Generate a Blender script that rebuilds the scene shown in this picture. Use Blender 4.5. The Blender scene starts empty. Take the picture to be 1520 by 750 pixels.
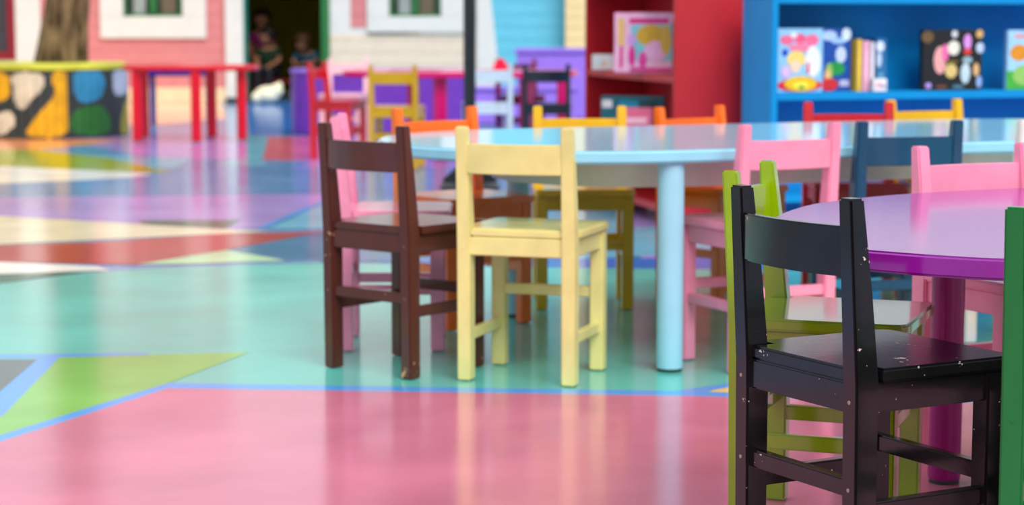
import bpy, bmesh, math, random
from mathutils import Vector, Matrix
random.seed(4)
PI = math.pi
C = bpy.context.scene.collection

# ------------------------------------------------------------------ materials
def lin(c):
    r = []
    for v in c[:3]:
        v = v / 255.0
        r.append(v / 12.92 if v <= 0.04045 else ((v + 0.055) / 1.055) ** 2.4)
    return (r[0], r[1], r[2], 1.0)

def mat(name, rgb, rough=0.35, spec=0.5, var=0.06, scale=9.0, bump=0.0, bscale=60.0, coat=0.0,
        stretch=(1, 1, 1), chips=None, emit=None, rvar=0.0):
    m = bpy.data.materials.new(name); m.use_nodes = True
    nt = m.node_tree; N = nt.nodes; L = nt.links
    b = N['Principled BSDF']
    b.inputs['Roughness'].default_value = rough
    b.inputs['Specular IOR Level'].default_value = spec
    if coat:
        b.inputs['Coat Weight'].default_value = coat
        b.inputs['Coat Roughness'].default_value = 0.07
    tc = N.new('ShaderNodeTexCoord'); mp = N.new('ShaderNodeMapping')
    mp.inputs['Scale'].default_value = stretch
    L.new(tc.outputs['Object'], mp.inputs['Vector'])
    nz = N.new('ShaderNodeTexNoise'); nz.inputs['Scale'].default_value = scale
    nz.inputs['Detail'].default_value = 5.0
    L.new(mp.outputs['Vector'], nz.inputs['Vector'])
    base = lin(rgb)
    ramp = N.new('ShaderNodeValToRGB')
    ramp.color_ramp.elements[0].position = 0.3; ramp.color_ramp.elements[1].position = 0.7
    ramp.color_ramp.elements[0].color = tuple(max(0, x * (1 - var * 2)) for x in base[:3]) + (1,)
    ramp.color_ramp.elements[1].color = tuple(min(1, x * (1 + var * 1.2) + var * .02) for x in base[:3]) + (1,)
    L.new(nz.outputs['Fac'], ramp.inputs['Fac'])
    col = ramp.outputs['Color']
    if chips:
        n2 = N.new('ShaderNodeTexNoise'); n2.inputs['Scale'].default_value = chips[1]; n2.inputs['Detail'].default_value = 3
        L.new(tc.outputs['Object'], n2.inputs['Vector'])
        n3 = N.new('ShaderNodeTexNoise'); n3.inputs['Scale'].default_value = chips[1] * 0.16; n3.inputs['Detail'].default_value = 1
        L.new(tc.outputs['Object'], n3.inputs['Vector'])
        mul = N.new('ShaderNodeMath'); mul.operation = 'MULTIPLY'
        L.new(n2.outputs['Fac'], mul.inputs[0]); L.new(n3.outputs['Fac'], mul.inputs[1])
        r2 = N.new('ShaderNodeValToRGB')
        r2.color_ramp.elements[0].position = chips[2]; r2.color_ramp.elements[1].position = chips[2] + 0.015
        L.new(mul.outputs[0], r2.inputs['Fac'])
        mx = N.new('ShaderNodeMix'); mx.data_type = 'RGBA'
        L.new(r2.outputs['Color'], mx.inputs['Factor'])
        L.new(col, mx.inputs['A']); mx.inputs['B'].default_value = lin(chips[0])
        col = mx.outputs['Result']
    L.new(col, b.inputs['Base Color'])
    if rvar:
        mr = N.new('ShaderNodeMapRange')
        mr.inputs['To Min'].default_value = max(0.02, rough - rvar); mr.inputs['To Max'].default_value = rough + rvar
        L.new(nz.outputs['Fac'], mr.inputs['Value']); L.new(mr.outputs['Result'], b.inputs['Roughness'])
    if bump:
        nb = N.new('ShaderNodeTexNoise'); nb.inputs['Scale'].default_value = bscale; nb.inputs['Detail'].default_value = 3
        L.new(mp.outputs['Vector'], nb.inputs['Vector'])
        bp = N.new('ShaderNodeBump'); bp.inputs['Strength'].default_value = bump; bp.inputs['Distance'].default_value = 0.004
        L.new(nb.outputs['Fac'], bp.inputs['Height']); L.new(bp.outputs['Normal'], b.inputs['Normal'])
    if emit:
        b.inputs['Emission Color'].default_value = lin(emit[0]); b.inputs['Emission Strength'].default_value = emit[1]
    return m

# ------------------------------------------------------------------ mesh helpers
def bm_new(): return bmesh.new()

def merge(dst, src, mi=0, mtx=None):
    if mtx is not None: bmesh.ops.transform(src, matrix=mtx, verts=src.verts)
    for f in src.faces: f.material_index = mi
    me = bpy.data.meshes.new('t'); src.to_mesh(me); src.free()
    dst.from_mesh(me); bpy.data.meshes.remove(me)

def box(bm, lo, hi, bev=0.0, mi=0, mtx=None, seg=2):
    b = bmesh.new(); bmesh.ops.create_cube(b, size=1.0)
    for v in b.verts:
        v.co = Vector(((lo[i] + hi[i]) / 2 + v.co[i] * (hi[i] - lo[i]) for i in range(3)))
    if bev: bmesh.ops.bevel(b, geom=b.edges[:], offset=bev, segments=seg, affect='EDGES', clamp_overlap=True)
    merge(bm, b, mi, mtx)

def prism(bm, pts, z0, z1, bev=0.0, mi=0, mtx=None, seg=2, taper=None):
    """outline pts (ccw, xy) extruded from z0 to z1; vertical walls"""
    b = bmesh.new()
    lo = [b.verts.new((x, y, z0)) for x, y in pts]
    hi = [b.verts.new((x, y, z1)) for x, y in (taper or pts)]
    b.faces.new(list(reversed(lo))); top = b.faces.new(hi)
    n = len(pts)
    for i in range(n):
        b.faces.new((lo[i], lo[(i + 1) % n], hi[(i + 1) % n], hi[i]))
    bmesh.ops.recalc_face_normals(b, faces=b.faces[:])
    if bev:
        es = [e for e in b.edges if abs(e.verts[0].co.z - e.verts[1].co.z) < 1e-6]
        bmesh.ops.bevel(b, geom=es, offset=bev, segments=seg, affect='EDGES', clamp_overlap=True)
    merge(bm, b, mi, mtx)

def loft(bm, secs, bev=0.0, mi=0, mtx=None, cap=True):
    """list of equal-length vertex loops, bridged in order"""
    b = bmesh.new()
    rows = [[b.verts.new(p) for p in s] for s in secs]
    n = len(rows[0])
    for a, c in zip(rows, rows[1:]):
        for i in range(n):
            b.faces.new((a[i], a[(i + 1) % n], c[(i + 1) % n], c[i]))
    if cap:
        b.faces.new(list(reversed(rows[0]))); b.faces.new(rows[-1])
    bmesh.ops.recalc_face_normals(b, faces=b.faces[:])
    if bev:
        es = [e for e in b.edges if e.calc_face_angle(0) > 0.5]
        bmesh.ops.bevel(b, geom=es, offset=bev, segments=2, affect='EDGES', clamp_overlap=True)
    merge(bm, b, mi, mtx)

def lathe(bm, prof, cx, cy, n=28, mi=0, mtx=None):
    secs = []
    for r, z in prof:
        secs.append([(cx + r * math.cos(2 * PI * k / n), cy + r * math.sin(2 * PI * k / n), z) for k in range(n)])
    loft(bm, secs, mi=mi, mtx=mtx)

def ball(bm, c, r, mi=0, sub=3):
    b = bmesh.new(); bmesh.ops.create_icosphere(b, subdivisions=sub, radius=1.0)
    for v in b.verts: v.co = Vector((c[i] + v.co[i] * r[i] for i in range(3)))
    merge(bm, b, mi)

def tube(bm, pts, rad, n=10, mi=0):
    """swept round bar through pts"""
    secs = []
    pts = [Vector(p) for p in pts]
    up = Vector((0, 0, 1))
    for i, p in enumerate(pts):
        d = (pts[min(i + 1, len(pts) - 1)] - pts[max(i - 1, 0)]).normalized()
        u = d.cross(up)
        if u.length < 1e-3: u = d.cross(Vector((0, 1, 0)))
        u.normalize(); w = d.cross(u)
        r = rad[i] if isinstance(rad, (list, tuple)) else rad
        secs.append([tuple(p + r * (u * math.cos(2 * PI * k / n) + w * math.sin(2 * PI * k / n))) for k in range(n)])
    loft(bm, secs, mi=mi)

def link(name, bm, mats, parent=None, smooth=True, objlink=False):
    me = bpy.data.meshes.new(name); bm.to_mesh(me); bm.free()
    if not isinstance(mats, (list, tuple)): mats = [mats]
    for m in mats: me.materials.append(m)
    if smooth:
        for p in me.polygons: p.use_smooth = True
        me.set_sharp_from_angle(angle=math.radians(38))
    o = bpy.data.objects.new(name, me); C.objects.link(o)
    if parent: o.parent = parent
    return o

def thing(name, label, cat, loc=(0, 0, 0), rz=0.0, group=None):
    o = bpy.data.objects.new(name, None); o.empty_display_size = 0.1; C.objects.link(o)
    o.location = loc; o.rotation_euler = (0, 0, rz); o['label'] = label; o['category'] = cat
    if group: o['group'] = group
    return o

def tag(o, label, cat, group=None):
    o['label'] = label; o['category'] = cat
    if group: o['group'] = group
    return o

def struct(name, bm, mats, parent=None, label=None, smooth=False):
    o = link(name, bm, mats, parent, smooth)
    o['kind'] = 'structure'
    if label: o['label'] = label
    return o

def poly(bm, pts, z, mi):
    f = bm.faces.new([bm.verts.new((x, y, z)) for x, y in pts]); f.material_index = mi
    f.normal_update()
    if f.normal.z < 0: f.normal_flip()

# ------------------------------------------------------------------ camera and light
cam_d = bpy.data.cameras.new('camera'); cam = bpy.data.objects.new('camera', cam_d); C.objects.link(cam)
cam.location = (0, 0, 0.809); cam.rotation_euler = (PI / 2 - 0.1126, 0, 0)
cam_d.sensor_width = 36.0; cam_d.lens = 3003 * 36.0 / 1520
cam_d.clip_end = 200
cam_d.dof.use_dof = True; cam_d.dof.focus_distance = 2.92; cam_d.dof.aperture_fstop = 5.4
bpy.context.scene.camera = cam

w = bpy.data.worlds.new('sky'); bpy.context.scene.world = w; w.use_nodes = True
wn = w.node_tree; bg = wn.nodes['Background']
tc = wn.nodes.new('ShaderNodeTexCoord'); sp = wn.nodes.new('ShaderNodeSeparateXYZ')
rp = wn.nodes.new('ShaderNodeValToRGB')
wn.links.new(tc.outputs['Generated'], sp.inputs[0]); wn.links.new(sp.outputs['Z'], rp.inputs['Fac'])
rp.color_ramp.elements[0].position = 0.0; rp.color_ramp.elements[0].color = (0.34, 0.36, 0.38, 1)
em = rp.color_ramp.elements.new(0.4); em.color = (0.8, 0.82, 0.84, 1)
rp.color_ramp.elements[-1].position = 0.9; rp.color_ramp.elements[-1].color = (1.0, 1.0, 1.0, 1)
wn.links.new(rp.outputs['Color'], bg.inputs['Color']); bg.inputs['Strength'].default_value = 1.1
sun_d = bpy.data.lights.new('sun', 'SUN'); sun = bpy.data.objects.new('sun', sun_d); C.objects.link(sun)
sun_d.energy = 2.3; sun_d.angle = math.radians(35); sun_d.color = (1.0, 0.97, 0.92)
sun.rotation_euler = Vector((-0.25, 0.64, -0.70)).to_track_quat('-Z', 'Y').to_euler()
vs = bpy.context.scene.view_settings
bpy.context.scene.display_settings.display_device = 'sRGB'
vs.view_transform = 'Standard'; vs.look = 'None'; vs.gamma = 1.0; vs.exposure = 0.2
vs.use_curve_mapping = False

# ------------------------------------------------------------------ floor
FL = {}
def fmat(k, rgb, var=0.05):
    FL[k] = len(FLM); FLM.append(mat('floor_paint_' + k, rgb, rough=0.16, spec=0.5, var=var, scale=2.6, bump=0.03, bscale=35, rvar=0.04))
FLM = []
fmat('steel', (92, 140, 190)); fmat('mint', (92, 190, 178), .07); fmat('pink', (203, 117, 143), .09); fmat('line', (78, 155, 228))
fmat('green', (122, 188, 84), .08); fmat('slate', (66, 92, 96)); fmat('red', (176, 52, 48)); fmat('cream', (232, 222, 188))
fmat('lavender', (165, 140, 208)); fmat('white', (236, 236, 228)); fmat('olive', (150, 168, 10)); fmat('pine', (10, 100, 80))
fmat('teal', (20, 108, 150)); fmat('yellow', (240, 200, 100)); fmat('orange', (240, 150, 95)); fmat('aqua', (105, 180, 205))
fmat('blue', (40, 115, 200)); fmat('rose', (215, 100, 120)); fmat('pale', (178, 220, 170)); fmat('wall_reflection', (250, 200, 160))
fb = bm_new()
LAY = [
 ('steel', [(-14, -1.5), (12, -1.5), (12, 26), (-14, 26)]),
 ('lavender', [(-4, 14.4), (-1.75, 15.2), (-1.3, 12.0), (-2.2, 12.4), (-2.9, 13.7)]),
 ('lavender', [(-1.2, 11.5), (3.5, 11.5), (3.5, 14.8), (-1.2, 14.8)]),
 ('wall_reflection', [(-6, 21.2), (-3.05, 21.2), (-2.47, 17.5), (-2.88, 16.3), (-6, 16.3)]),  # pink wall's reflection, painted into the floor colour
 ('blue', [(-2.75, 21.1), (-2.2, 21.1), (-1.5, 14.9), (-1.93, 14.9)]),
 ('rose', [(-1.77, 14.55), (-1.2, 14.8), (-0.9, 12.0), (-1.51, 12.15)]),
 ('aqua', [(-1.95, 14.9), (-1.77, 14.7), (-1.5, 12.15), (-1.42, 11.7), (-1.72, 11.6), (-1.62, 12.3)]),
 ('aqua', [(-2.92, 12.75), (-1.95, 12.25), (-1.9, 11.35), (-2.2, 11.6)]),
 ('orange', [(-6.5, 15.3), (-2.69, 14.2), (-3.1, 13.1), (-6.5, 13.2)]),
 ('olive', [(-6.5, 13.1), (-3.08, 13.1), (-2.45, 12.3), (-1.86, 11.1), (-2.16, 11.15), (-2.94, 11.6), (-6.5, 11.9)]),
 ('white', [(-6.5, 12.0), (-2.94, 11.6), (-2.16, 11.15), (-1.95, 11.0), (-2.05, 10.7), (-2.6, 10.3), (-6.5, 10.2)]),
 ('lavender', [(-6, 9.45), (-2.41, 9.497), (-0.85, 9.7), (-0.85, 9.35), (-0.985, 8.05), (-1.12, 8.0), (-2.17, 8.554), (-6, 9.3)]),
 ('aqua', [(-0.97, 8.02), (-0.85, 9.25), (3.5, 9.6), (3.5, 8.0)]),
 ('line', [(-1.02, 8.02), (-0.985, 8.02), (-0.86, 9.2), (-0.87, 9.45)]),
 ('cream', [(-6, 9.1), (-2.17, 8.554), (-1.10, 7.99), (-0.95, 7.93), (-1.13, 7.83), (-1.895, 7.442), (-6, 6.9)]),
 ('pine', [(-1.55, 8.36), (-1.13, 8.40), (-1.14, 8.0), (-1.50, 8.19)]),
 ('red', [(-6, 6.95), (-1.889, 7.419), (-1.55, 7.52), (-1.127, 7.83), (-0.768, 7.908), (0.9, 8.0), (-0.768, 7.85), (-1.03, 7.27), (-1.279, 6.808), (-1.755, 6.887), (-6, 6.35)]),
 ('teal', [(-1.0, 7.24), (-0.768, 7.87), (1.2, 7.95), (1.2, 6.88), (-0.66, 6.90), (-0.80, 6.94)]),
 ('pale', [(-1.27, 6.82), (-1.03, 7.26), (-0.78, 6.93), (-1.1, 6.83)]),
 ('lavender', [(0.45, 7.0), (3.5, 7.2), (3.5, 9.4), (0.45, 9.2)]),
 ('aqua', [(0.2, 6.95), (1.2, 7.4), (1.2, 8.2), (0.2, 8.0)]),
 ('blue', [(-0.5, 6.95), (3.5, 7.15), (3.5, 6.5), (0.0, 6.72)]),
 ('white', [(-6, 6.5), (-1.755, 6.887), (-1.40, 6.76), (-1.33, 6.65), (-1.5, 6.6), (-1.66, 6.55), (-6, 6.1)]),
 ('mint', [(-6, 4.0), (-6, 5.0), (-1.609, 6.306), (-1.39, 6.6), (-1.2, 6.72), (-0.66, 6.87), (0.0, 6.73), (0.8, 6.66), (3.5, 6.5), (3.5, 3.5), (0, 3.5)]),
 ('steel', [(-1.40, 6.58), (-1.23, 6.75), (-0.66, 6.95), (-0.66, 6.86), (-1.2, 6.70)]),
 ('pine', [(-4, 6.3), (-1.67, 6.54), (-1.40, 6.62), (-1.53, 6.44), (-1.609, 6.306), (-4, 5.6)]),
 ('line', [(-6, 4.98), (-1.25, 4.93), (-0.9, 4.95), (-0.9, 4.91), (-1.106, 4.883), (-6, 4.86)]),
 ('line', [(-6, 4.85), (-1.161, 4.863), (-1.106, 4.89), (-1.058, 4.117), (-1.12, 3.2), (-6, 3.2)]),
 ('slate', [(-6, 4.85), (-1.153, 4.853), (-1.135, 4.42), (-1.15, 3.9), (-6, 2.5)]),
 ('green', [(-1.106, 4.883), (-0.651, 4.965), (-0.781, 4.52), (-1.01, 3.92), (-1.35, 3.0), (-1.2, 2.9), (-1.09, 3.9), (-1.06, 4.15)]),
 ('yellow', [(0.42, 4.40), (0.50, 4.50), (0.88, 4.80), (1.6, 5.4), (1.6, 4.2), (0.48, 4.37)]),
 ('line', [(0.335, 4.41), (0.50, 4.53), (0.88, 4.84), (1.6, 5.44), (1.6, 5.36), (0.88, 4.785), (0.50, 4.485), (0.42, 4.41)]),
 ('line', [(-1.45, 2.83), (-1.013, 3.945), (-0.78, 4.528), (0.359, 4.427), (0.995, 4.345), (3.5, 4.02), (3.5, 2.0), (-1.2, 2.0)]),
 ('pink', [(-1.62, 2.30), (-1.03, 3.798), (-0.999, 3.875), (-0.769, 4.46), (0.354, 4.368), (0.984, 4.285), (3.5, 3.94), (3.5, -1.4), (-1.62, -1.4)]),
]
for i, (k, pts) in enumerate(LAY):
    poly(fb, pts, i * 0.0001 - 0.004, FL[k])
bmesh.ops.triangulate(fb, faces=fb.faces[:])
struct('floor', fb, FLM)

# ------------------------------------------------------------------ small chairs
def paint(name, rgb, **k):
    d = dict(rough=0.24, spec=0.5, var=0.05, scale=14, bump=0.035, bscale=70, coat=0.3); d.update(k)
    return mat('paint_' + name, rgb, **d)
P = dict(
 black=paint('black', (17, 17, 20), rough=0.2, coat=.15, spec=.45, chips=((215, 205, 200), 110, 0.437), var=0.12, bump=.05),
 lime=paint('lime', (142, 176, 0), rough=.16, coat=.7),
 pine=paint('dark_green', (0, 112, 52), spec=.3),
 rose=paint('rose_pink', (246, 150, 184)),
 brown=paint('brown', (84, 38, 32), chips=((200, 150, 110), 80, 0.455)),
 cream=paint('cream', (230, 220, 142)),
 orange=paint('orange', (248, 112, 18)),
 yellow=paint('yellow', (232, 178, 0)),
 teal=paint('teal', (0, 70, 104)),
 red=paint('red', (200, 12, 30)),
 white=paint('white', (236, 236, 236)),
 mustard=paint('mustard', (206, 160, 0)),
 paleblue=paint('pale_blue_white', (198, 218, 232)),
 navy=paint('blue_black', (18, 30, 44)),
 wine=paint('wine', (110, 8, 60)),
 blush=paint('blush', (246, 196, 208)),
)
W2, F2, D, H, SZ = 0.124, 0.122, 0.227, 0.58, 0.35
PT = 0.0155   # half width of a back post
def post_bm(s):
    b = bm_new(); x = s * W2; secs = []
    for z, y0, y1, h in ((0, -.018, .018, PT), (.16, -.0195, .018, PT), (.33, -.021, .0185, PT), (.45, -.028, .006, PT - .001), (H, -.0355, -.0115, PT - .002)):
        secs.append([(x - h, y0, z), (x + h, y0, z), (x + h, y1, z), (x - h, y1, z)])
    loft(b, secs, bev=.003); return b
def leg_bm(s):
    b = bm_new(); x = s * F2
    loft(b, [[(x - .0165, D - .0165, 0), (x + .0165, D - .0165, 0), (x + .0165, D + .0165, 0), (x - .0165, D + .0165, 0)],
             [(x - .0165, D - .0165, SZ - .02), (x + .0165, D - .0165, SZ - .02), (x + .0165, D + .0165, SZ - .02), (x - .0165, D + .0165, SZ - .02)]], bev=.003)
    return b
def seat_bm():
    a = W2 - PT - .0008; o = W2 + .019; f = D + .034; r = .022
    pts = [(-a, -.013), (a, -.013), (a, .0205), (o, .0205)]
    for k in range(6):
        t = k / 5 * PI / 2; pts.append((o - r + r * math.cos(t), f - r + r * math.sin(t)))
    for k in range(6):
        t = PI / 2 + k / 5 * PI / 2; pts.append((-o + r + r * math.cos(t), f - r + r * math.sin(t)))
    pts += [(-o, .0205), (-a, .0205)]
    b = bm_new(); prism(b, pts, SZ - .02, SZ, bev=.004); return b
def rail_bm():
    b = bm_new(); secs = []; n = 12; a = W2 - PT + .005
    for i in range(n + 1):
        t = -1 + 2 * i / n; x = t * a; y = -.020 - .017 * (1 - t * t)
        secs.append([(x, y - .007, .474), (x, y + .007, .474), (x, y + .005, .542), (x, y - .009, .542)])
    loft(b, secs, bev=.002); return b
def bar_bm(lo, hi, bev=.0025):
    b = bm_new(); box(b, lo, hi, bev); return b
IW = W2 - PT + .004
def make_chair():
    t = thing('kids_chair', '-', 'chair')
    m = P['black']
    link('back_rail', rail_bm(), m, t)
    for s in (-1, 1): link('back_post', post_bm(s), m, t)
    for s in (-1, 1): link('leg', leg_bm(s), m, t)
    link('seat', seat_bm(), m, t)
    z1 = SZ - .02
    link('apron', bar_bm((-IW, -.014, z1 - .042), (IW, .004, z1)), m, t)
    link('apron', bar_bm((-F2 + .0125, D - .004, z1 - .042), (F2 - .0125, D + .0125, z1)), m, t)
    for s in (-1, 1):
        link('apron', bar_bm((s * F2 - .0095, .014, z1 - .042), (s * F2 + .0095, D - .013, z1)), m, t)
    o = link('stretcher', bar_bm((-IW, -.012, .172), (IW, .006, .197)), m, t); o['w'] = 'rear'
    o = link('stretcher', bar_bm((-F2 + .0125, D - .010, .172), (F2 - .0125, D + .008, .197)), m, t); o['w'] = 'front'
    for s in (-1, 1):
        o = link('stretcher', bar_bm((s * F2 - .009, .014, .140), (s * F2 + .009, D - .013, .165)), m, t); o['w'] = 'side'
    return t
chair0 = make_chair(); first = [True]
G1 = 'small wooden chairs around the light blue table'
G2 = 'small wooden chairs around the purple table'
G3 = 'small wooden chairs around the magenta table'
def chair(x, y, rz, m, label, group, low=False, sz=1.0, screws=None):
    if first[0]:
        r = chair0; first[0] = False; kids = list(r.children)
    else:
        r = chair0.copy(); C.objects.link(r); kids = []
        for ch in chair0.children:
            if low and ch.get('w') == 'rear': continue
            c = ch.copy(); C.objects.link(c); c.parent = r; kids.append(c)
    r.location = (x, y, 0); r.rotation_euler = (0, 0, rz); r['label'] = label; r['category'] = 'chair'; r['group'] = group
    for c in kids:
        c.material_slots[0].link = 'OBJECT'; c.material_slots[0].material = P[m]
        if low and c.get('w') == 'side': c.location.z = -.05
    r.scale = (1, 1, sz)
    if screws:
        for s in (-1, 1):
            for z, y_ in ((.305, -.0205), (.185, -.0195)):
                b = bm_new(); lathe(b, [(.003, 0), (.0028, .0009), (.001, .0012)], 0, 0, 12, mtx=Matrix.Translation((s * W2, y_, z)) @ Matrix.Rotation(PI / 2, 4, 'X'))
                o = link('screw', b, screws, r); o['label'] = 'metal screw head'
    return r
M_screw = mat('screw_metal', (150, 130, 124), rough=.35)
chair(.409, 2.785, -1.065, 'black', 'glossy black small wooden chair with chipped paint, nearest the camera', G2, screws=M_screw)
chair(.410, 3.285, -1.928, 'lime', 'lime green small chair standing right behind the black one', G2)
chair(.757, 2.50, -.5, 'pine', 'dark green chair cut off by the right edge of the photo', G2)
chair(.890, 3.845, 3.61, 'rose', 'pink chair on the far side of the purple table', G2)
chair(.013, 4.53, -.331, 'cream', 'cream yellow small chair seen from behind at the light blue table', G1, low=True)
chair(-.327, 4.662, -.70, 'brown', 'dark brown small chair with chipped back rail, beside the cream one', G1, screws=M_screw)
chair(-.414, 5.105, -1.56, 'rose', 'pink chair mostly hidden behind the dark brown chair', G1)
chair(-.200, 5.575, 3.77, 'orange', 'orange chair at the left end of the light blue table, facing the camera', G1)
chair(.20, 5.95, 3.172, 'yellow', 'golden yellow chair across the light blue table from the cream chair', G1, sz=.98)
chair(.544, 6.02, 3.82, 'orange', 'orange chair behind the light blue table, in front of the red bookcase', G1, sz=.975)
chair(.633, 4.705, .459, 'rose', 'pink chair tucked in at the near side of the light blue table, beside its leg', G1)
chair(.940, 4.84, .27, 'teal', 'dark teal blue chair at the near side of the light blue table', G1)
chair(1.03, 6.18, PI, 'red', 'bright red chair behind the light blue table, below the blue bookcase', G1, sz=.985)
chair(1.30, 6.33, 3.55, 'yellow', 'yellow chair beside the red one, in front of the blue bookcase', G1, sz=.99)
chair(1.345, 4.93, .28, 'white', 'white chair at the right edge, only one back post in view', G1)
chair(-1.165, 12.36, -1.857, 'red', 'blurred red chair by the purple bench, at the left end of the magenta table', G3)
chair(-.66, 11.30, -.12, 'mustard', 'blurred mustard yellow chair in front of the magenta table', G3)
chair(-.135, 11.75, .1, 'paleblue', 'blurred white chair just right of the black pole', G3)
chair(.20, 11.72, -.05, 'navy', 'blurred black chair at the magenta table, left of the red bookcase', G3)
chair(-1.10, 13.6, PI - .15, 'blush', 'blurred pale pink chair behind the left end of the magenta table', G3)
chair(.03, 13.40, PI + .2, 'wine', 'blurred wine red chair behind the magenta table, between white and black chairs', G3)

# ------------------------------------------------------------------ tables
def stadium(L, R, n=20):
    pts = []
    for k in range(n + 1):
        t = -PI / 2 + PI * k / n; pts.append((L + R * math.cos(t), R * math.sin(t)))
    for k in range(n + 1):
        t = PI / 2 + PI * k / n; pts.append((R * math.cos(t), R * math.sin(t)))
    return pts
def leg_round(x, y, z1, r=.031):
    b = bm_new(); lathe(b, [(r * .96, .006), (r, .012), (r, z1)], x, y, 32); return b
def foot(x, y, r=.029):
    b = bm_new(); lathe(b, [(r, 0), (r, .0065)], x, y, 24); return b
M_tb = mat('table_blue', (150, 214, 240), rough=0.1, spec=0.6, var=.03, bump=.03, bscale=40)
M_tbl = mat('table_blue_leg', (160, 216, 240), rough=.3, var=.03)
M_apron = mat('apron_cream', (232, 226, 208), rough=.5)
M_glide = mat('glide_dark', (30, 60, 62), rough=.6)
t = thing('activity_table', 'long rounded light blue table in the middle of the chairs', 'table', (.18, 5.13, 0), math.atan2(.40, .916))
b = bm_new(); prism(b, stadium(1.4, .52), .49, .52, bev=.005, seg=3); link('tabletop', b, M_tb, t)
b = bm_new(); prism(b, [(x + .14, y) for x, y in stadium(1.12, .355)], .42, .4905); o = link('apron', b, M_apron, t); o['label'] = 'cream apron under the top'
for x, y in ((0, -.475), (.035, .49), (1.4, -.45), (1.70, .33)):
    lg = link('leg', leg_round(x, y, .4905), M_tbl, t)
    link('glide', foot(x, y), M_glide, lg)

def smooth_closed(pts, n=8):
    out = []; N = len(pts)
    for i in range(N):
        p0, p1, p2, p3 = [Vector(pts[(i + k) % N]) for k in (-1, 0, 1, 2)]
        for j in range(n):
            s = j / n
            out.append(tuple(.5 * ((2 * p1) + (p2 - p0) * s + (2 * p0 - 5 * p1 + 4 * p2 - p3) * s * s + (3 * p1 - p0 - 3 * p2 + p3) * s ** 3)))
    return out
OUT = [(.362, 2.95), (.385, 2.885), (.43, 2.815), (.50, 2.752), (.578, 2.694), (.66, 2.655), (.80, 2.635), (1.0, 2.66), (1.3, 2.77), (1.65, 2.95),
       (1.95, 3.2), (2.05, 3.55), (1.90, 3.92), (1.6, 4.08), (1.3, 3.98), (1.1, 3.89), (.945, 3.815), (.832, 3.762), (.714, 3.686), (.613, 3.595), (.525, 3.49), (.468, 3.375), (.428, 3.265), (.392, 3.14), (.368, 3.03)]
M_pt = mat('table_purple', (138, 20, 150), rough=.15, spec=.65, coat=.15, var=.06, scale=6, bump=.05, bscale=45, stretch=(.25, 1.6, 1))
M_pl = mat('table_purple_leg', (150, 6, 116), rough=.25)
t = thing('activity_table', 'rounded glossy purple table beside the black and lime chairs', 'table')
b = bm_new(); prism(b, smooth_closed(OUT), .47, .5, bev=.004, seg=3); link('tabletop', b, M_pt, t)
for x, y in ((.768, 3.53), (1.26, 2.96), (1.6, 3.85), (1.85, 3.3)):
    lg = link('leg', leg_round(x, y, .4705, .029), M_pl, t); link('glide', foot(x, y, .027), M_glide, lg)

M_mg = mat('table_magenta', (214, 0, 110), rough=.22, var=.04)
t = thing('activity_table', 'blurred magenta table behind the light blue one, in front of purple bench', 'table', (-.53, 12.55, 0), 0)
b = bm_new(); prism(b, stadium(.42, .52), .49, .522, bev=.006); link('tabletop', b, M_mg, t)
for x, y in ((.10, -.40), (.84, -.42), (-.1, .42), (.62, .42)):
    lg = link('leg', leg_round(x, y, .4905, .042), M_mg, t); link('glide', foot(x, y, .038), M_glide, lg)

M_rt = mat('table_red', (214, 6, 38), rough=.25, var=.04)
t = thing('activity_table', 'small red table standing beside the tree planter', 'table', (-2.25, 14.25, 0), 0)
b = bm_new(); prism(b, [(x - .14, y) for x, y in stadium(.27, .345, 16)], .487, .523, bev=.012, seg=3); link('tabletop', b, M_rt, t)
for x, y in ((-.345, -.22), (-.385, .25), (.075, -.30), (.10, .26), (.36, -.08)):
    lg = link('leg', leg_round(x, y, .488, .036), M_rt, t); link('glide', foot(x, y, .033), M_glide, lg)

# ------------------------------------------------------------------ pole with stand
M_pole = mat('pole_black', (28, 36, 42), rough=.4)
t = thing('parasol_stand', 'slim black metal pole on a finned base, behind the cream chair', 'pole', (-.209, 10.0, 0))
b = bm_new(); lathe(b, [(.03, .03), (.03, 3.2)], 0, 0, 24); link('pole', b, M_pole, t)
b = bm_new(); lathe(b, [(.15, 0), (.15, .012), (.13, .03), (.04, .034)], 0, 0, 32); link('base', b, M_pole, t)
for k in range(4):
    b = bm_new()
    b2 = bmesh.new()
    pts = [(.028, .03), (.135, .03), (.135, .045), (.028, .14)]
    for yy in (-.006, .006): [b2.verts.new((x, yy, z)) for x, z in pts]
    b2.verts.ensure_lookup_table(); v = b2.verts
    b2.faces.new((v[0], v[1], v[2], v[3])); b2.faces.new((v[7], v[6], v[5], v[4]))
    for i in range(4): b2.faces.new((v[i], v[4 + i], v[4 + (i + 1) % 4], v[(i + 1) % 4]))
    bmesh.ops.recalc_face_normals(b2, faces=b2.faces[:])
    merge(b, b2, 0, Matrix.Rotation(k * PI / 2 + .1, 4, 'Z')); link('fin', b, M_pole, t)

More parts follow.
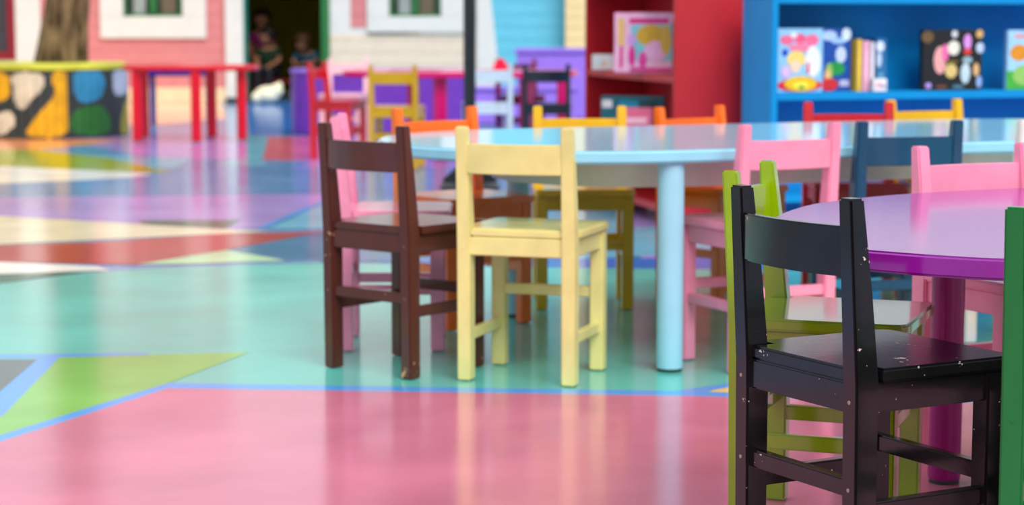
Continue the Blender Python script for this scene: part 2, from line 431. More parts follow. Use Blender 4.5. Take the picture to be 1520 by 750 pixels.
# ------------------------------------------------------------------ bookcases
M_bl = mat('bookcase_blue', (0, 142, 208), rough=.45, spec=.25, var=.03)
M_rd = mat('bookcase_red', (186, 26, 38), rough=.4, var=.03)
def bookcase(name, label, loc, rz, Wd, Dp, Ht, shelves, m, st=.02, stile=0.0, divs=()):
    """front face at y=0 looking to -y, left end at x=0"""
    t = thing(name, label, 'bookcase', loc, rz)
    for x0 in (0, Wd - st):
        b = bm_new(); box(b, (x0, 0, 0), (x0 + st, Dp, Ht), .002); link('side_panel', b, m, t)
    b = bm_new(); box(b, (st, Dp - .012, .02), (Wd - st, Dp, Ht - .02)); link('back_panel', b, m, t)
    for z in shelves:
        b = bm_new(); box(b, (st + .0005, .004, z - .03), (Wd - st - .0005, Dp - .0125, z), .002); link('shelf', b, m, t)
    b = bm_new(); box(b, (st, 0, Ht - .03), (Wd - st, Dp - .012, Ht), .002); link('top', b, m, t)
    if stile:
        for x0 in (st, Wd - st - stile):
            b = bm_new(); box(b, (x0, -.012, 0), (x0 + stile, .003, Ht), .003); link('stile', b, m, t)
    return t
bookcase('bookcase', 'wide blue bookcase holding picture books, at the upper right', (.9795, 7.66, 0), .31, 1.58, .27, .915, (.16, .5495), M_bl, st=.026)
rdir = math.atan2(8.0 - 9.32, .64 - .335)
bookcase('bookcase', 'tall red bookcase standing end-on, left of the blue one', (.335, 9.32, 0), rdir, math.hypot(.305, 1.32), .295, 1.75, (.08, .345, .605, .98, 1.32), M_rd, st=.022)

# books and boxes: flat cover art belongs to the book's own mesh
ART = {}
def art(rgb):
    if rgb not in ART: ART[rgb] = mat('print_%d_%d_%d' % rgb, rgb, rough=.35, var=.06, scale=30)
    return ART[rgb]
def picture_block(name, label, cat, loc, rz, size, base, patches=(), group=None, tilt=0.0, edge=None):
    """block standing on its base, cover towards -y; patches = (shape, cx, cz, w, h, rgb) in cover fractions"""
    sx, sy, sz = [q * SC for q in size]; b = bm_new()
    mats = [art(base)]
    if edge:
        mats.append(art(edge))
        box(b, (-sx / 2 + .002, .002, .002), (sx / 2 - .0015, sy - .002, sz - .002), mi=1)
        box(b, (-sx / 2, 0, 0), (sx / 2, .0025, sz), mi=0); box(b, (-sx / 2, sy - .0025, 0), (sx / 2, sy, sz), mi=0)
        box(b, (-sx / 2, 0, 0), (-sx / 2 + .0025, sy, sz), mi=0)
    else:
        box(b, (-sx / 2, 0, 0), (sx / 2, sy, sz), .002)
    for i, (shp, cx, cz, w_, h_, rgb) in enumerate(patches):
        if art(rgb) not in mats: mats.append(art(rgb))
        mi = mats.index(art(rgb)); y = -.0005 - .0003 * i
        if shp == 'r': q = [(-.5, -.5), (.5, -.5), (.5, .5), (-.5, .5)]
        elif shp == 't': q = [(-.5, -.5), (.5, -.5), (0, .5)]
        elif shp == 's': q = [((.5 if k % 2 else .26) * math.cos(k * PI / 5), (.5 if k % 2 else .26) * math.sin(k * PI / 5)) for k in range(10)]
        else: q = [(.5 * math.cos(2 * PI * k / 20), .5 * math.sin(2 * PI * k / 20)) for k in range(20)]
        f = b.faces.new([b.verts.new(((cx - .5 + a * w_) * sx, y, (cz + c * h_) * sz)) for a, c in q]); f.material_index = mi
        f.normal_update()
        if f.normal.y > 0: f.normal_flip()
    o = link(name, b, mats, None, smooth=False)
    o.location = loc; o.rotation_euler = (tilt, 0, rz)
    return tag(o, label, cat, group)
GB = 'picture books on the blue bookcase'
zs = .55; SC = .901
def on_blue(u, v):
    c, s = math.cos(.31), math.sin(.31); u *= SC; return (.9795 + c * u - s * v, 7.66 + s * u + c * v, zs)
picture_block('picture_book', 'light picture book with pink letters and a yellow flower, leftmost on blue shelf', 'book', on_blue(.155, .05), .31, (.215, .022, .268), (150, 205, 245),
  [('r', .5, .5, .99, .99, (150, 205, 245)), ('e', .18, .62, .14, .12, (20, 70, 190)), ('e', .22, .82, .3, .16, (250, 110, 150)), ('e', .5, .84, .26, .16, (245, 95, 135)), ('e', .76, .82, .3, .18, (250, 110, 150)), ('e', .55, .70, .6, .13, (252, 130, 165)), ('e', .36, .9, .14, .1, (235, 235, 255)),
   ('e', .42, .52, .4, .26, (250, 215, 120)), ('e', .40, .40, .22, .2, (250, 215, 190)), ('e', .78, .48, .34, .5, (238, 240, 250)), ('r', .68, .38, .06, .16, (220, 40, 50)), ('e', .2, .32, .2, .2, (225, 190, 240)),
   ('e', .5, .11, .98, .2, (225, 35, 55)), ('e', .52, .13, .7, .24, (250, 195, 20)), ('e', .52, .11, .36, .12, (255, 235, 70)), ('e', .54, .07, .12, .06, (20, 150, 80))], GB, edge=(240, 240, 235))
picture_block('picture_book', 'dark blue picture book with white clouds, beside the yellow flower one', 'book', on_blue(.338, .08), .31, (.145, .02, .27), (15, 75, 165),
  [('e', .3, .88, .5, .16, (190, 215, 250)), ('e', .6, .80, .5, .1, (160, 200, 245)), ('e', .85, .9, .3, .2, (225, 240, 250)), ('e', .68, .58, .34, .26, (205, 220, 245)), ('e', .52, .36, .6, .22, (30, 150, 70)), ('e', .3, .3, .24, .3, (150, 190, 90)), ('e', .25, .24, .2, .22, (240, 190, 130)),
   ('e', .3, .11, .6, .2, (215, 40, 50)), ('r', .8, .13, .3, .1, (190, 190, 225))], GB, edge=(240, 240, 235))
for i, (x, wd, h, rgb, lab) in enumerate([(.435, .022, .222, (240, 195, 70), 'slim yellow book standing spine out on the blue shelf'), (.468, .034, .215, (235, 170, 195), 'pale pink book standing spine out on blue shelf'), (.498, .018, .21, (225, 220, 235), 'thin whitish book standing beside the pale pink one')]):
    picture_block('picture_book', lab, 'book', on_blue(x, .05), .31, (wd, .17, h), rgb, [('r', .5, .5, .5, .6, tuple(min(255, c + 18) for c in rgb))], GB, edge=(245, 242, 235))
picture_block('picture_book', 'teal and white book leaning at the end of the left book row', 'book', on_blue(.545, .06), .12, (.045, .15, .225), (40, 110, 165),
  [('e', .4, .85, .8, .2, (225, 235, 245)), ('e', .3, .6, .5, .3, (195, 215, 240)), ('r', .5, .25, .5, .2, (90, 160, 190))], GB, edge=(245, 242, 235))
picture_block('toy_block', 'small white printed block in front of the upright books', 'toy', on_blue(.512, .006), .25, (.06, .035, .055), (240, 238, 240), [('e', .4, .5, .5, .4, (230, 170, 185)), ('e', .75, .4, .3, .3, (150, 150, 190))])
pk = [('e', .30, .50, .22, .46, (240, 170, 165)), ('e', .38, .62, .12, .3, (240, 110, 170)), ('e', .08, .88, .2, .2, (110, 85, 50)), ('e', .52, .70, .2, .24, (240, 235, 215)), ('e', .53, .93, .1, .12, (225, 228, 230)), ('e', .75, .80, .13, .26, (225, 150, 225)), ('e', .75, .64, .13, .1, (230, 60, 50)),
      ('e', .95, .93, .12, .14, (225, 180, 110)), ('e', .96, .70, .13, .18, (195, 215, 240)), ('e', .48, .32, .2, .24, (225, 195, 120)), ('e', .75, .50, .17, .12, (150, 180, 185)), ('e', .72, .28, .16, .34, (200, 220, 225)), ('e', .90, .34, .1, .22, (225, 180, 120)), ('e', .1, .08, .1, .1, (190, 150, 225)), ('e', .32, .06, .2, .06, (120, 70, 45)), ('e', .6, .06, .2, .06, (80, 130, 150)), ('e', .95, .14, .09, .2, (150, 180, 225)), ('e', .48, .47, .24, .05, (120, 100, 20))]
picture_block('picture_book', 'black picture book dotted with small colourful pictures, mid blue shelf', 'book', on_blue(.89, .06), .27, (.285, .03, .262), (26, 24, 26), pk, GB, edge=(60, 55, 50))
picture_block('picture_book', 'sky blue and green picture book at the right edge of shelf', 'book', on_blue(1.255, .05), .31, (.20, .022, .26), (165, 215, 245),
  [('r', .5, .16, 1.0, .32, (70, 180, 60)), ('e', .3, .62, .46, .28, (225, 145, 30)), ('r', .42, .9, .5, .06, (235, 150, 150)), ('e', .4, .24, .5, .34, (150, 200, 100)), ('e', .8, .5, .3, .4, (200, 220, 250))], GB, edge=(240, 240, 235))
# red bookcase contents
SC = 1.0
def on_red(u, v):
    c, s = math.cos(rdir), math.sin(rdir); return (.335 + c * u - s * v, 9.32 + s * u + c * v)
x, y = on_red(.98, .035)
picture_block('toy_box', 'pink toy box with a golden picture, upright on the red bookcase', 'box', (.548, 8.44, .606), -.28, (.255, .055, .25), (248, 150, 205),
  [('r', .5, .5, .97, .96, (250, 190, 225)), ('r', .58, .86, .66, .09, (225, 30, 140)), ('r', .62, .5, .68, .60, (130, 205, 220)), ('e', .62, .62, .5, .36, (220, 170, 50)), ('e', .70, .36, .4, .34, (245, 180, 225)), ('e', .86, .55, .18, .5, (225, 180, 70)), ('r', .12, .68, .1, .45, (240, 195, 110)),
   ('r', .12, .26, .05, .36, (225, 20, 130)), ('e', .30, .28, .12, .34, (230, 40, 150)), ('e', .48, .22, .14, .26, (235, 60, 160)), ('e', .3, .55, .14, .2, (210, 160, 230)), ('r', .62, .06, .7, .06, (225, 40, 150)), ('r', .985, .45, .03, .8, (60, 60, 75))])
picture_block('toy_box', 'small white box left of the pink one, red bookcase', 'box', (.405, 9.03, .606), -.3, (.105, .06, .068), (225, 222, 225), [('e', .5, .4, .3, .4, (235, 170, 140)), ('e', .35, .5, .3, .3, (200, 225, 235))])
picture_block('game_box', 'dark teal game box on the lower red shelf', 'box', (.50, 8.42, .346), -.3, (.27, .04, .165), (20, 90, 105),
  [('r', .1, .8, .16, .2, (215, 205, 210)), ('r', .45, .62, .3, .5, (0, 130, 165)), ('r', .75, .8, .3, .2, (25, 65, 75))])
picture_block('game_box', 'pink printed box in front of the teal game box', 'box', (.50, 8.19, .346), -.3, (.135, .04, .125), (215, 95, 130), [('r', .5, .6, .7, .2, (235, 170, 190)), ('r', .5, .2, .9, .12, (90, 90, 110))])

# ------------------------------------------------------------------ benches at the back
M_pu = mat('bench_purple', (104, 52, 172), rough=.35, var=.05)
M_lv = mat('bench_lavender', (158, 120, 226), rough=.3, var=.05)
t = thing('bench', 'purple bench with a rounded end, behind the magenta table', 'bench', (-1.40, 15.05, 0), 0)
b = bm_new(); prism(b, stadium(.86, .235), 0.0, .445, bev=.006); link('body', b, M_pu, t)
b = bm_new(); prism(b, stadium(.86, .248), .446, .479, bev=.01); o = link('seat', b, M_lv, t); o['label'] = 'lighter lavender top'
t = thing('bench', 'low lavender bench seen beneath the right half of magenta table', 'bench', (-.10, 16.6, 0), 0)
b = bm_new(); box(b, (-.60, -.2, 0), (.62, .2, .27), .01); link('body', b, M_lv, t)
b = bm_new(); box(b, (-.62, -.22, .271), (.64, .22, .30), .01); link('seat', b, M_lv, t)
t = thing('storage_chest', 'lavender chest by the blue wall, left of the red bookcase', 'chest', (.34, 17.6, 0), 0)
b = bm_new(); box(b, (-.30, -.22, 0), (.30, .22, .555), .01); link('body', b, M_lv, t)
b = bm_new(); box(b, (-.32, -.24, .556), (.32, .24, .60), .012); link('lid', b, M_lv, t)
M_toy = mat('toy_red', (226, 20, 70), rough=.3)
b = bm_new(); prism(b, [(-.045, -.03), (.045, -.03), (.045, .03), (-.045, .03)], .5225, .565, bev=.004); prism(b, [(-.03, -.02), (.03, -.02), (.03, .02), (-.03, .02)], .565, .59, bev=.004)
lathe(b, [(.012, .59), (.012, .60)], 0, 0, 12)
o = link('toy_boat', b, M_toy); o.location = (-.07, 12.5, 0); tag(o, 'small red toy lying on the magenta table', 'toy')
M_nv = mat('bench_navy', (24, 24, 130), rough=.35)
t = thing('bench', 'navy blue low bench seen beneath the red table', 'bench', (-2.655, 16.3, 0), 0)
b = bm_new(); box(b, (-.25, -.14, .395), (.25, .14, .44), .008); link('seat', b, M_nv, t)
for sx in (-.232, .215):
    b = bm_new(); box(b, (sx - .016, -.06, 0), (sx + .016, .06, .396), .003); link('leg', b, M_nv, t)

# ------------------------------------------------------------------ tree in its painted planter
M_cap = mat('planter_top', (196, 200, 60), rough=.5, var=.15, scale=4)
MUR = [mat('mural_dark', (38, 50, 52), rough=.55), mat('mural_yellow', (214, 164, 0), rough=.5, var=.1), mat('mural_cream', (206, 200, 178), rough=.5, var=.1), mat('mural_blue', (40, 135, 180), rough=.5, var=.1),
       mat('mural_green', (34, 108, 44), rough=.5, var=.1), mat('mural_grey', (168, 186, 210), rough=.5, var=.1), mat('mural_lime', (168, 160, 0), rough=.5, var=.1)]
t = thing('tree_planter', 'round planter bench painted with bold colour patches, around the tree trunk', 'planter', (-3.44, 14.95, 0), 0)
PR = .60
def inside(p, poly):
    c = False; n = len(poly)
    for i in range(n):
        (x1, y1), (x2, y2) = poly[i], poly[(i + 1) % n]
        if (y1 > p[1]) != (y2 > p[1]) and p[0] < (x2 - x1) * (p[1] - y1) / (y2 - y1) + x1: c = not c
    return c
# colour patches: (paint, outline in metres along the rim from the front centre, height)
PATCH = []
def B(mi, *pp): PATCH.append((mi, smooth_closed(pp, 5)))
B(1, (-0.325, 0.466), (-0.140, 0.456), (-0.109, 0.372), (-0.140, 0.278), (-0.325, 0.268)); B(2, (-0.069, 0.461), (0.112, 0.456), (0.131, 0.372), (0.047, 0.278), (-0.010, 0.212), (-0.069, 0.240), (-0.088, 0.372))
B(1, (0.009, 0.024), (0.047, 0.118), (0.122, 0.212), (0.196, 0.301), (0.196, 0.456), (0.292, 0.456), (0.287, 0.231), (0.268, 0.024)); B(3, (0.351, 0.461), (0.577, 0.461), (0.591, 0.325), (0.515, 0.263), (0.372, 0.268))
B(4, (0.341, 0.033), (0.351, 0.193), (0.591, 0.212), (0.648, 0.033)); B(5, (0.713, 0.466), (0.982, 0.466), (0.982, 0.325), (0.731, 0.296)); B(6, (0.792, 0.024), (0.851, 0.193), (0.982, 0.254), (0.982, 0.024)); B(2, (-0.227, 0.155), (-0.119, 0.193), (-0.078, 0.108), (-0.171, 0.028), (-0.239, 0.043))
B(1, (-0.761, 0.456), (-0.482, 0.456), (-0.445, 0.278), (-0.653, 0.184)); B(3, (-1.166, 0.372), (-0.896, 0.428), (-0.824, 0.137), (-1.031, 0.090)); B(4, (-0.716, 0.024), (-0.581, 0.174), (-0.397, 0.193), (-0.367, 0.024))
b = bm_new(); NS, RZ = 56, 44; cols = []
for k in range(NS):
    for f_, rr_ in ((0.0, PR - .008), (.05, PR), (.28, PR), (.5, PR), (.72, PR), (.95, PR)):
        cols.append(((k + f_) / NS * 2 * PI, rr_))
vs_ = [[b.verts.new((r_ * math.cos(a), r_ * math.sin(a), .474 * i / RZ)) for i in range(RZ + 1)] for a, r_ in cols]
for ci in range(len(cols)):
    cn = (ci + 1) % len(cols); am = cols[ci][0] + .02
    u = ((am - 1.5 * PI + PI) % (2 * PI) - PI) * PR
    for i in range(RZ):
        f = b.faces.new((vs_[ci][i], vs_[cn][i], vs_[cn][i + 1], vs_[ci][i + 1]))
        for mi, q in PATCH:
            if inside((u, .474 * (i + .5) / RZ), q): f.material_index = mi
b.faces.new([c[-1] for c in vs_]); b.faces.new([c[0] for c in reversed(vs_)])
link('body', b, MUR, t, smooth=False)
b = bm_new(); lathe(b, [(.36, .476), (.585, .476), (.595, .486), (.595, .517), (.585, .527), (.36, .527)], 0, 0, 48); link('bench_top', b, M_cap, t)
M_bark = mat('bark', (112, 92, 66), rough=.9, spec=.1, var=.45, scale=7, bump=1.0, bscale=14, stretch=(3, 3, .7))
b = bm_new(); secs = []; n = 28
for i in range(30):
    z = .50 + i * .13; k = max(0, 1 - (z - .45) / .9)
    r = .15 + .05 * k * k - .012 * (z - .5) * .3
    cx = .03 + .085 * min(1, (z - .45) / .6); s = []
    for j in range(n):
        a = 2 * PI * j / n; rj = r * (1 + .07 * math.sin(3 * a + z * 1.3) + .05 * math.sin(7 * a - z * 4) + random.uniform(-.02, .02))
        s.append((cx + rj * math.cos(a), rj * math.sin(a), z))
    secs.append(s)
loft(b, secs)
zt = .50 + 29 * .13
for dx, dy, dz in ((.7, .1, 1.1), (-.6, .3, 1.2), (.05, -.5, 1.0)):
    tube(b, [(.115, 0, zt - .25), (.115 + dx * .35, dy * .35, zt + dz * .4), (.115 + dx, dy, zt + dz)], [.13, .085, .03], 12)
o = link('tree', b, M_bark); o.location = (-3.37, 14.97, .03); tag(o, 'thick brown tree trunk rising from the painted planter', 'tree')

# ------------------------------------------------------------------ facade
M_wp = mat('siding_pink', (206, 126, 128), rough=.6, var=.03)
M_wc = mat('siding_beige', (222, 208, 186), rough=.6, var=.03)
M_ww = mat('wall_white', (218, 219, 214), rough=.6, var=.02)
M_wb = mat('siding_blue', (98, 190, 214), rough=.6, var=.03)
M_wcol = mat('siding_cream', (236, 208, 150), rough=.6, var=.03)
M_base = mat('skirting_cream', (232, 208, 172), rough=.6)
M_gn = mat('frame_green', (28, 112, 52), rough=.45); M_tg = mat('frame_teal_green', (0, 120, 104), rough=.45)
M_ol = mat('room_olive', (150, 134, 0), rough=.8, spec=.2); M_glass = mat('window_glass', (38, 60, 42), rough=.08, spec=.6, var=.3, scale=3)
M_dr = mat('frame_dark_red', (130, 0, 26), rough=.45); M_cur = mat('curtain_grey', (150, 160, 158), rough=.8); M_cur2 = mat('curtain_brown', (104, 92, 72), rough=.8)
Y0 = 21.0
def siding(bm, x0, x1, z0, z1, y=Y0, mi=0, step=.13):
    z = z0
    while z < z1 - .005:
        h = min(step, z1 - z)
        b = bmesh.new()
        co = [(x0, y - .007, z), (x1, y - .007, z), (x1, y - .002, z + h), (x0, y - .002, z + h), (x0, y + .08, z), (x1, y + .08, z), (x1, y + .08, z + h), (x0, y + .08, z + h)]
        v = [b.verts.new(c) for c in co]
        for f in ((0, 1, 2, 3), (5, 4, 7, 6), (4, 0, 3, 7), (1, 5, 6, 2), (3, 2, 6, 7), (4, 5, 1, 0)): b.faces.new([v[i] for i in f])
        merge(bm, b, mi); z += h
HT = 3.4
# pink house, window opening -4.0..-3.39 x 0.88..1.7
b = bm_new(); siding(b, -4.86, -2.95, .154, .66); siding(b, -4.86, -4.24, .66, 1.92); siding(b, -3.15, -2.95, .66, 1.92); siding(b, -4.86, -2.95, 1.92, HT)
struct('wall_back', b, M_wp)
b = bm_new(); box(b, (-4.86, Y0 - .03, 0), (-2.95, Y0 + .08, .154)); struct('baseboard_back', b, M_base)
b = bm_new(); box(b, (-5.12, Y0 - .02, 0), (-4.86, Y0 + .08, HT)); struct('trim_1', b, M_ww)
def window(n, x0, x1, z0, z1, ix0, ix1, iz0, iz1, fm, sash, y=Y0):
    b = bm_new()
    for lo, hi in (((x0, z0), (x1, iz0)), ((x0, iz1), (x1, z1)), ((x0, iz0), (ix0, iz1)), ((ix1, iz0), (x1, iz1))):
        box(b, (lo[0], y - .045, lo[1]), (hi[0], y + .06, hi[1]), .004)
    o = struct('window_%d' % n, b, fm)
    b = bm_new(); s = .025
    for lo, hi in (((ix0, iz0), (ix1, iz0 + s)), ((ix0, iz1 - s), (ix1, iz1)), ((ix0, iz0), (ix0 + s, iz1)), ((ix1 - s, iz0), (ix1, iz1)), (((ix0 + ix1) / 2 - .03, iz0), ((ix0 + ix1) / 2 + .03, iz1))):
        box(b, (lo[0], y - .02, lo[1]), (hi[0], y + .03, hi[1]))
    struct('sash', b, sash, o)
    b = bm_new(); box(b, (ix0, y + .028, iz0), (ix1, y + .036, iz1)); struct('pane', b, M_glass, o)
    b = bm_new(); box(b, (ix0 + .10, y + .012, iz0 + .02), (ix0 + .22, y + .022, iz1 - .02)); struct('curtain', b, M_cur, o)
    b = bm_new(); box(b, (ix1 - .22, y + .012, iz0 + .02), (ix1 - .08, y + .022, iz1 - .02)); struct('curtain', b, M_cur2, o)
    return o
window(1, -4.24, -3.15, .66, 1.92, -4.0, -3.39, .885, 1.68, M_ww, M_gn)
b = bm_new(); box(b, (-2.95, Y0 - .08, .05), (-2.765, Y0 + .1, HT), .006); struct('trim_2', b, M_ww)
b = bm_new(); box(b, (-2.95, Y0 - .085, 0), (-2.765, Y0 + .1, .05)); struct('trim_3', b, MUR[0])
# door opening -2.765 .. -1.88
b = bm_new(); box(b, (-2.765, Y0 - .03, 0), (-2.735, Y0 + .1, 2.0)); d1 = struct('door_1', b, M_tg)
b = bm_new(); box(b, (-1.965, Y0 - .03, 0), (-1.88, Y0 + .1, 2.0)); struct('door_frame', b, M_gn, d1)
b = bm_new(); box(b, (-2.765, Y0 - .03, 2.0), (-1.88, Y0 + .1, 2.07)); struct('door_frame', b, M_gn, d1)
b = bm_new(); box(b, (-2.765, Y0, 2.07), (-1.88, Y0 + .08, HT)); struct('wall_back', b, M_ww)
# playroom behind the door
for nm, lo, hi in (('wall_left', (-3.4, Y0 + .1, 0), (-3.3, 24.1, 2.3)), ('wall_right', (-1.2, Y0 + .1, 0), (-1.1, 24.1, 2.3)), ('wall_far', (-3.4, 24.1, 0), (-1.1, 24.2, 2.3)), ('ceiling', (-3.4, Y0 + .1, 2.3), (-1.1, 24.2, 2.4))):
    b = bm_new(); box(b, lo, hi); struct(nm, b, M_ol)
# beige house right of the door
b = bm_new(); siding(b, -1.88, -.19, .0, .70); struct('wall_back', b, M_wc)
b = bm_new(); box(b, (-1.88, Y0, .70), (-1.665, Y0 + .08, HT)); box(b, (-1.5, Y0, .70), (-1.49, Y0 + .08, 1.9)); box(b, (-1.665, Y0, .70), (-1.5, Y0 + .08, .77)); box(b, (-1.665, Y0, 1.9), (-.40, Y0 + .08, HT)); box(b, (-.375, Y0, .70), (-.30, Y0 + .08, HT))
struct('wall_back', b, M_ww)
b = bm_new(); siding(b, -1.665, -1.5, .77, 1.9); struct('wall_back', b, M_wp)
window(2, -1.49, -.375, .722, 1.9, -1.265, -.73, .885, 1.66, M_ww, M_gn)
b = bm_new()
secs = [[(-.36, Y0 - .08, z), (xr, Y0 - .08, z), (xr, Y0 + .1, z), (-.36, Y0 + .1, z)] for z, xr in ((.0, -.10), (.5, -.155), (1.05, -.215), (HT, -.215))]
loft(b, secs); struct('trim_4', b, M_ww)
b = bm_new(); siding(b, -.25, .57, 0, HT, y=Y0 + .02); struct('wall_back', b, M_wb)
b = bm_new(); siding(b, .545, .80, 0, HT, y=Y0 - .25, step=.11); struct('trim_5', b, M_wcol)
b = bm_new(); box(b, (.80, Y0 - .2, 0), (6.5, Y0 - .1, HT)); struct('wall_right', b, M_ww)
# dark red framed window at the left edge
b = bm_new(); siding(b, -6.2, -5.12, 0, .44); siding(b, -6.2, -5.12, 1.95, HT); siding(b, -6.2, -6.0, .44, 1.95); struct('wall_left', b, M_ww)
b = bm_new()
for lo, hi in (((-6.0, .44), (-5.12, .52)), ((-6.0, 1.87), (-5.12, 1.95)), ((-6.0, .52), (-5.92, 1.87)), ((-5.20, .52), (-5.12, 1.87))): box(b, (lo[0], Y0 - .03, lo[1]), (hi[0], Y0 + .06, hi[1]), .003)
o = struct('window_3', b, M_dr)
b = bm_new(); box(b, (-5.92, Y0 + .02, .52), (-5.20, Y0 + .03, 1.87)); struct('pane', b, mat('pane_grey', (66, 62, 68), rough=.1), o)

# ------------------------------------------------------------------ children in the playroom
M_skin = mat('skin', (206, 140, 104), rough=.55, var=.05); M_hair = mat('hair_black', (22, 18, 20), rough=.6); M_hairb = mat('hair_brown', (96, 62, 30), rough=.6)
M_eye = mat('eye', (20, 14, 12), rough=.2); M_lip = mat('lip', (170, 80, 75), rough=.5)
def skin(name, verts, edges, rads, m, parent=None, sub=2):
    me = bpy.data.meshes.new(name); me.from_pydata(verts, edges, []); o = bpy.data.objects.new(name, me); C.objects.link(o)
    md = o.modifiers.new('s', 'SKIN'); md.use_smooth_shade = True; md.branch_smoothing = .4
    for i, r in enumerate(rads):
        sv = me.skin_vertices[0].data[i]; sv.radius = (r, r) if not isinstance(r, tuple) else r; sv.use_root = (i == 0)
    s = o.modifiers.new('u', 'SUBSURF'); s.levels = sub; s.render_levels = sub
    dg = bpy.context.evaluated_depsgraph_get(); me2 = bpy.data.meshes.new_from_object(o.evaluated_get(dg))
    o.modifiers.clear(); o.data = me2; me2.name = name
    me2.materials.clear(); me2.materials.append(m)
    if parent: o.parent = parent
    bpy.data.meshes.remove(me)
    return o
def child(label, loc, rz, J, shirt, trousers, hair, long_hair=False):
    """J: joint dict in local space, facing -y"""
    V = []; E = []; R = []
    def v(p, r, a=None):
        V.append(tuple(p)); R.append(r)
        if a is not None: E.append((a, len(V) - 1))
        return len(V) - 1
    hip, chest, neck, head = [Vector(J[k]) for k in ('hip', 'chest', 'neck', 'head')]
    f = (Vector(J['look'])).normalized(); up = (head - neck).normalized(); sd = f.cross(up).normalized()
    p = v(hip, .078); b1 = v(hip.lerp(chest, .55), .074, p); c = v(chest, .08, b1); n = v(neck, .034, c)
    h0 = v(neck.lerp(head, .55) + f * .008, .062, n); h1 = v(head + up * .012, .083, h0); v(head + up * .06, .06, h1)
    v(head + f * .088 - up * .012, .014, h1)
    for s in (-1, 1): v(head + sd * s * .086 - up * .01, .014, h1)
    for k, s in (('l', -1), ('r', 1)):
        sh = v(J['sh' + k], .036, c); el = v(J['el' + k], .027, sh); wr = v(J['wr' + k], .019, el)
        w_ = Vector(J['wr' + k]); d = (w_ - Vector(J['el' + k])).normalized(); q = d.cross(Vector((0, 0, 1)))
        q = q.normalized() if q.length > .1 else Vector((1, 0, 0)); nn = q.cross(d)
        pm = v(w_ + d * .035, .021, wr)
        for i, ln in enumerate((.034, .042, .038, .028)):
            o0 = w_ + d * .052 + q * (i - 1.5) * .012
            k1 = v(o0, .0068, pm); k2 = v(o0 + d * ln * .5 - nn * .004, .006, k1); v(o0 + d * ln - nn * .014, .005, k2)
        t1 = v(w_ + d * .025 - q * s * .026, .0075, pm); v(w_ + d * .045 - q * s * .036, .006, t1)
        hj = v(J['hj' + k], .056, p); kn = v(J['kn' + k], .042, hj); an = v(J['an' + k], .027, kn)
        v(Vector(J['an' + k]) + Vector((0, -.06, -.02)), .022, an)
    o = skin('person', V, E, R, M_skin); o.location = loc; o.rotation_euler = (0, 0, rz)
    tag(o, label, 'person')
    # clothing
    vv = [J['hip'], hip.lerp(chest, .55), chest, chest.lerp(neck, .45)]; ee = [(0, 1), (1, 2), (2, 3)]; r_ = [.092, .087, .092, .056]
    for k in 'lr':
        vv += [J['sh' + k], Vector(J['sh' + k]).lerp(Vector(J['el' + k]), .75)]; m_ = len(vv); ee += [(2, m_ - 2), (m_ - 2, m_ - 1)]; r_ += [.046, .039]
    skin('shirt', [tuple(x) for x in vv], ee, r_, shirt, o)
    vv = [J['hip']]; ee = []; r_ = [.094]
    for k in 'lr':
        vv += [J['hj' + k], J['kn' + k], Vector(J['kn' + k]).lerp(Vector(J['an' + k]), .85)]; m_ = len(vv); ee += [(0, m_ - 3), (m_ - 3, m_ - 2), (m_ - 2, m_ - 1)]; r_ += [.066, .052, .042]
    skin('trousers', [tuple(x) for x in vv], ee, r_, trousers, o)
    for k in 'lr':
        a = Vector(J['an' + k]); b = bm_new(); ball(b, a + Vector((0, -.035, -.02)), (.032, .075, .03)); link('shoe', b, MUR[5], o)
    b = bm_new(); q = bmesh.new(); bmesh.ops.create_icosphere(q, subdivisions=4, radius=1)
    kill = [x for x in q.verts if (x.co.dot(f) > .42 and x.co.dot(up) < .5) or x.co.dot(up) < (-.75 if long_hair else -.3)]
    bmesh.ops.delete(q, geom=kill, context='VERTS')
    for x in q.verts: x.co = head + up * .02 + x.co * .104
    bmesh.ops.solidify(q, geom=q.faces[:], thickness=.012)
    merge(b, q)
    if long_hair: tube(b, [head - f * .085, head - f * .12 - up * .1, head - f * .10 - up * .22], [.05, .045, .02], 12)
    link('hair', b, hair, o)
    for s in (-1, 1):
        b = bm_new(); ball(b, head + f * .083 + sd * s * .032 + up * .008, (.011, .011, .011), sub=2); link('eye', b, M_eye, o)
    b = bm_new(); ball(b, head + f * .076 - up * .045, (.02, .012, .008), sub=2); link('mouth', b, M_lip, o)
    return o
M_mag = mat('cloth_magenta', (150, 10, 110), rough=.8); M_dg = mat('cloth_dark_green', (20, 60, 34), rough=.8); M_tl = mat('cloth_teal', (0, 120, 150), rough=.8); M_dk = mat('cloth_dark', (30, 30, 40), rough=.8); M_emb = mat('cloth_white', (225, 215, 235), rough=.8)
stand = dict(hip=(0, 0, .46), chest=(0, 0, .65), neck=(0, 0, .745), head=(0, -.01, .865), look=(.25, -1, -.15), shl=(-.105, 0, .69), shr=(.105, 0, .69), ell=(-.14, .01, .55), elr=(.14, .0, .55), wrl=(-.12, -.09, .46), wrr=(.12, -.1, .47),
             hjl=(-.05, 0, .42), hjr=(.05, 0, .42), knl=(-.055, -.01, .24), knr=(.055, -.01, .24), anl=(-.055, 0, .06), anr=(.055, 0, .06))
p1 = child('child with black hair and magenta shirt standing inside the dark doorway', (-2.80, 22.75, 0), .3, stand, M_mag, M_dk, M_hair, True)
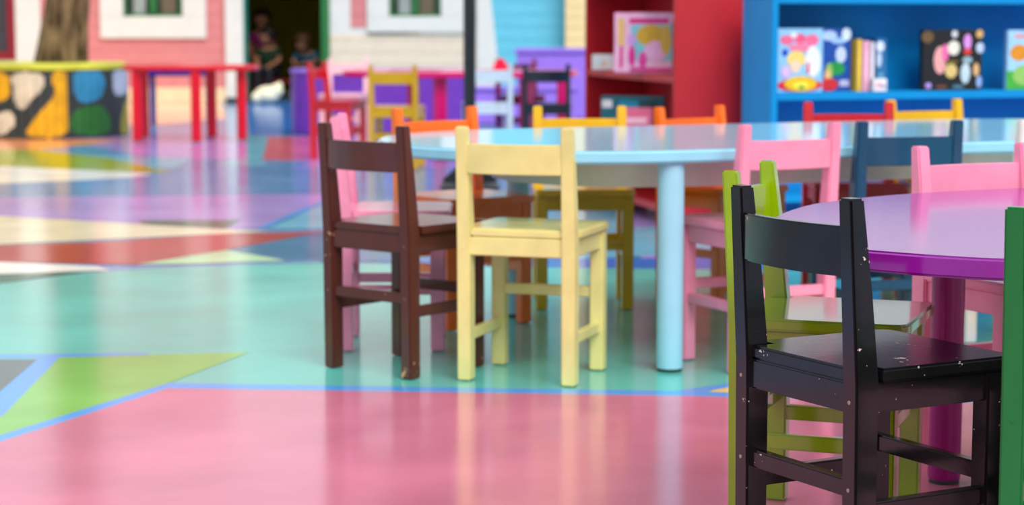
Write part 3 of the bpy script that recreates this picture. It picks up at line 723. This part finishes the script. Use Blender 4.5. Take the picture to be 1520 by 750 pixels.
b = bm_new(); ball(b, (0, -.093, .66), (.045, .012, .05)); o = link('shirt_print', b, M_emb, p1); o['label'] = 'white print on shirt'
sit = dict(hip=(0, 0, .33), chest=(0, -.03, .49), neck=(0, -.045, .565), head=(0, -.06, .665), look=(-.8, -.7, -.25), shl=(-.1, -.03, .53), shr=(.1, -.03, .53), ell=(-.13, -.06, .41), elr=(.13, -.06, .41), wrl=(-.08, -.17, .37), wrr=(.08, -.17, .37),
           hjl=(-.05, -.02, .31), hjr=(.05, -.02, .31), knl=(-.065, -.23, .31), knr=(.065, -.23, .31), anl=(-.065, -.25, .055), anr=(.065, -.25, .055))
child('child in dark green shirt sitting on the red bench inside the doorway', (-2.66, 22.30, 0), -.2, sit, M_dg, M_dk, M_hair)
lean = dict(sit); lean.update(chest=(0, -.10, .46), neck=(0, -.14, .525), head=(0, -.18, .60), look=(-.6, -1, -.5), shl=(-.1, -.10, .49), shr=(.1, -.10, .49), ell=(-.15, -.16, .39), elr=(.15, -.16, .39), wrl=(-.06, -.26, .38), wrr=(.06, -.26, .38))
child('brown haired child in teal shirt bending forward on the red bench', (-2.20, 22.30, 0), -.4, lean, M_tl, M_dk, M_hairb)
M_rb = mat('bench_red', (150, 8, 26), rough=.5)
t = thing('bench', 'dark red bench under the sitting children in the doorway', 'bench', (-2.42, 22.38, 0))
b = bm_new(); box(b, (-.45, -.16, .165), (.55, .16, .20), .005); link('seat', b, M_rb, t)
for sx in (-.4, .5):
    b = bm_new(); box(b, (sx - .02, -.15, 0), (sx + .02, .15, .1655), .003); link('leg', b, M_rb, t)
M_plush = mat('plush_cream', (244, 240, 206), rough=.9, bump=.4, bscale=40)
b = bm_new(); ball(b, (0, 0, .09), (.13, .11, .09)); ball(b, (.09, -.02, .13), (.07, .07, .07)); ball(b, (-.1, -.03, .06), (.06, .06, .06)); ball(b, (.12, .02, .185), (.03, .02, .035), sub=2)
o = link('plush_toy', b, M_plush); o.location = (-2.50, 20.75, 0); tag(o, 'cream plush toy lying on the blue floor before the doorway', 'toy')
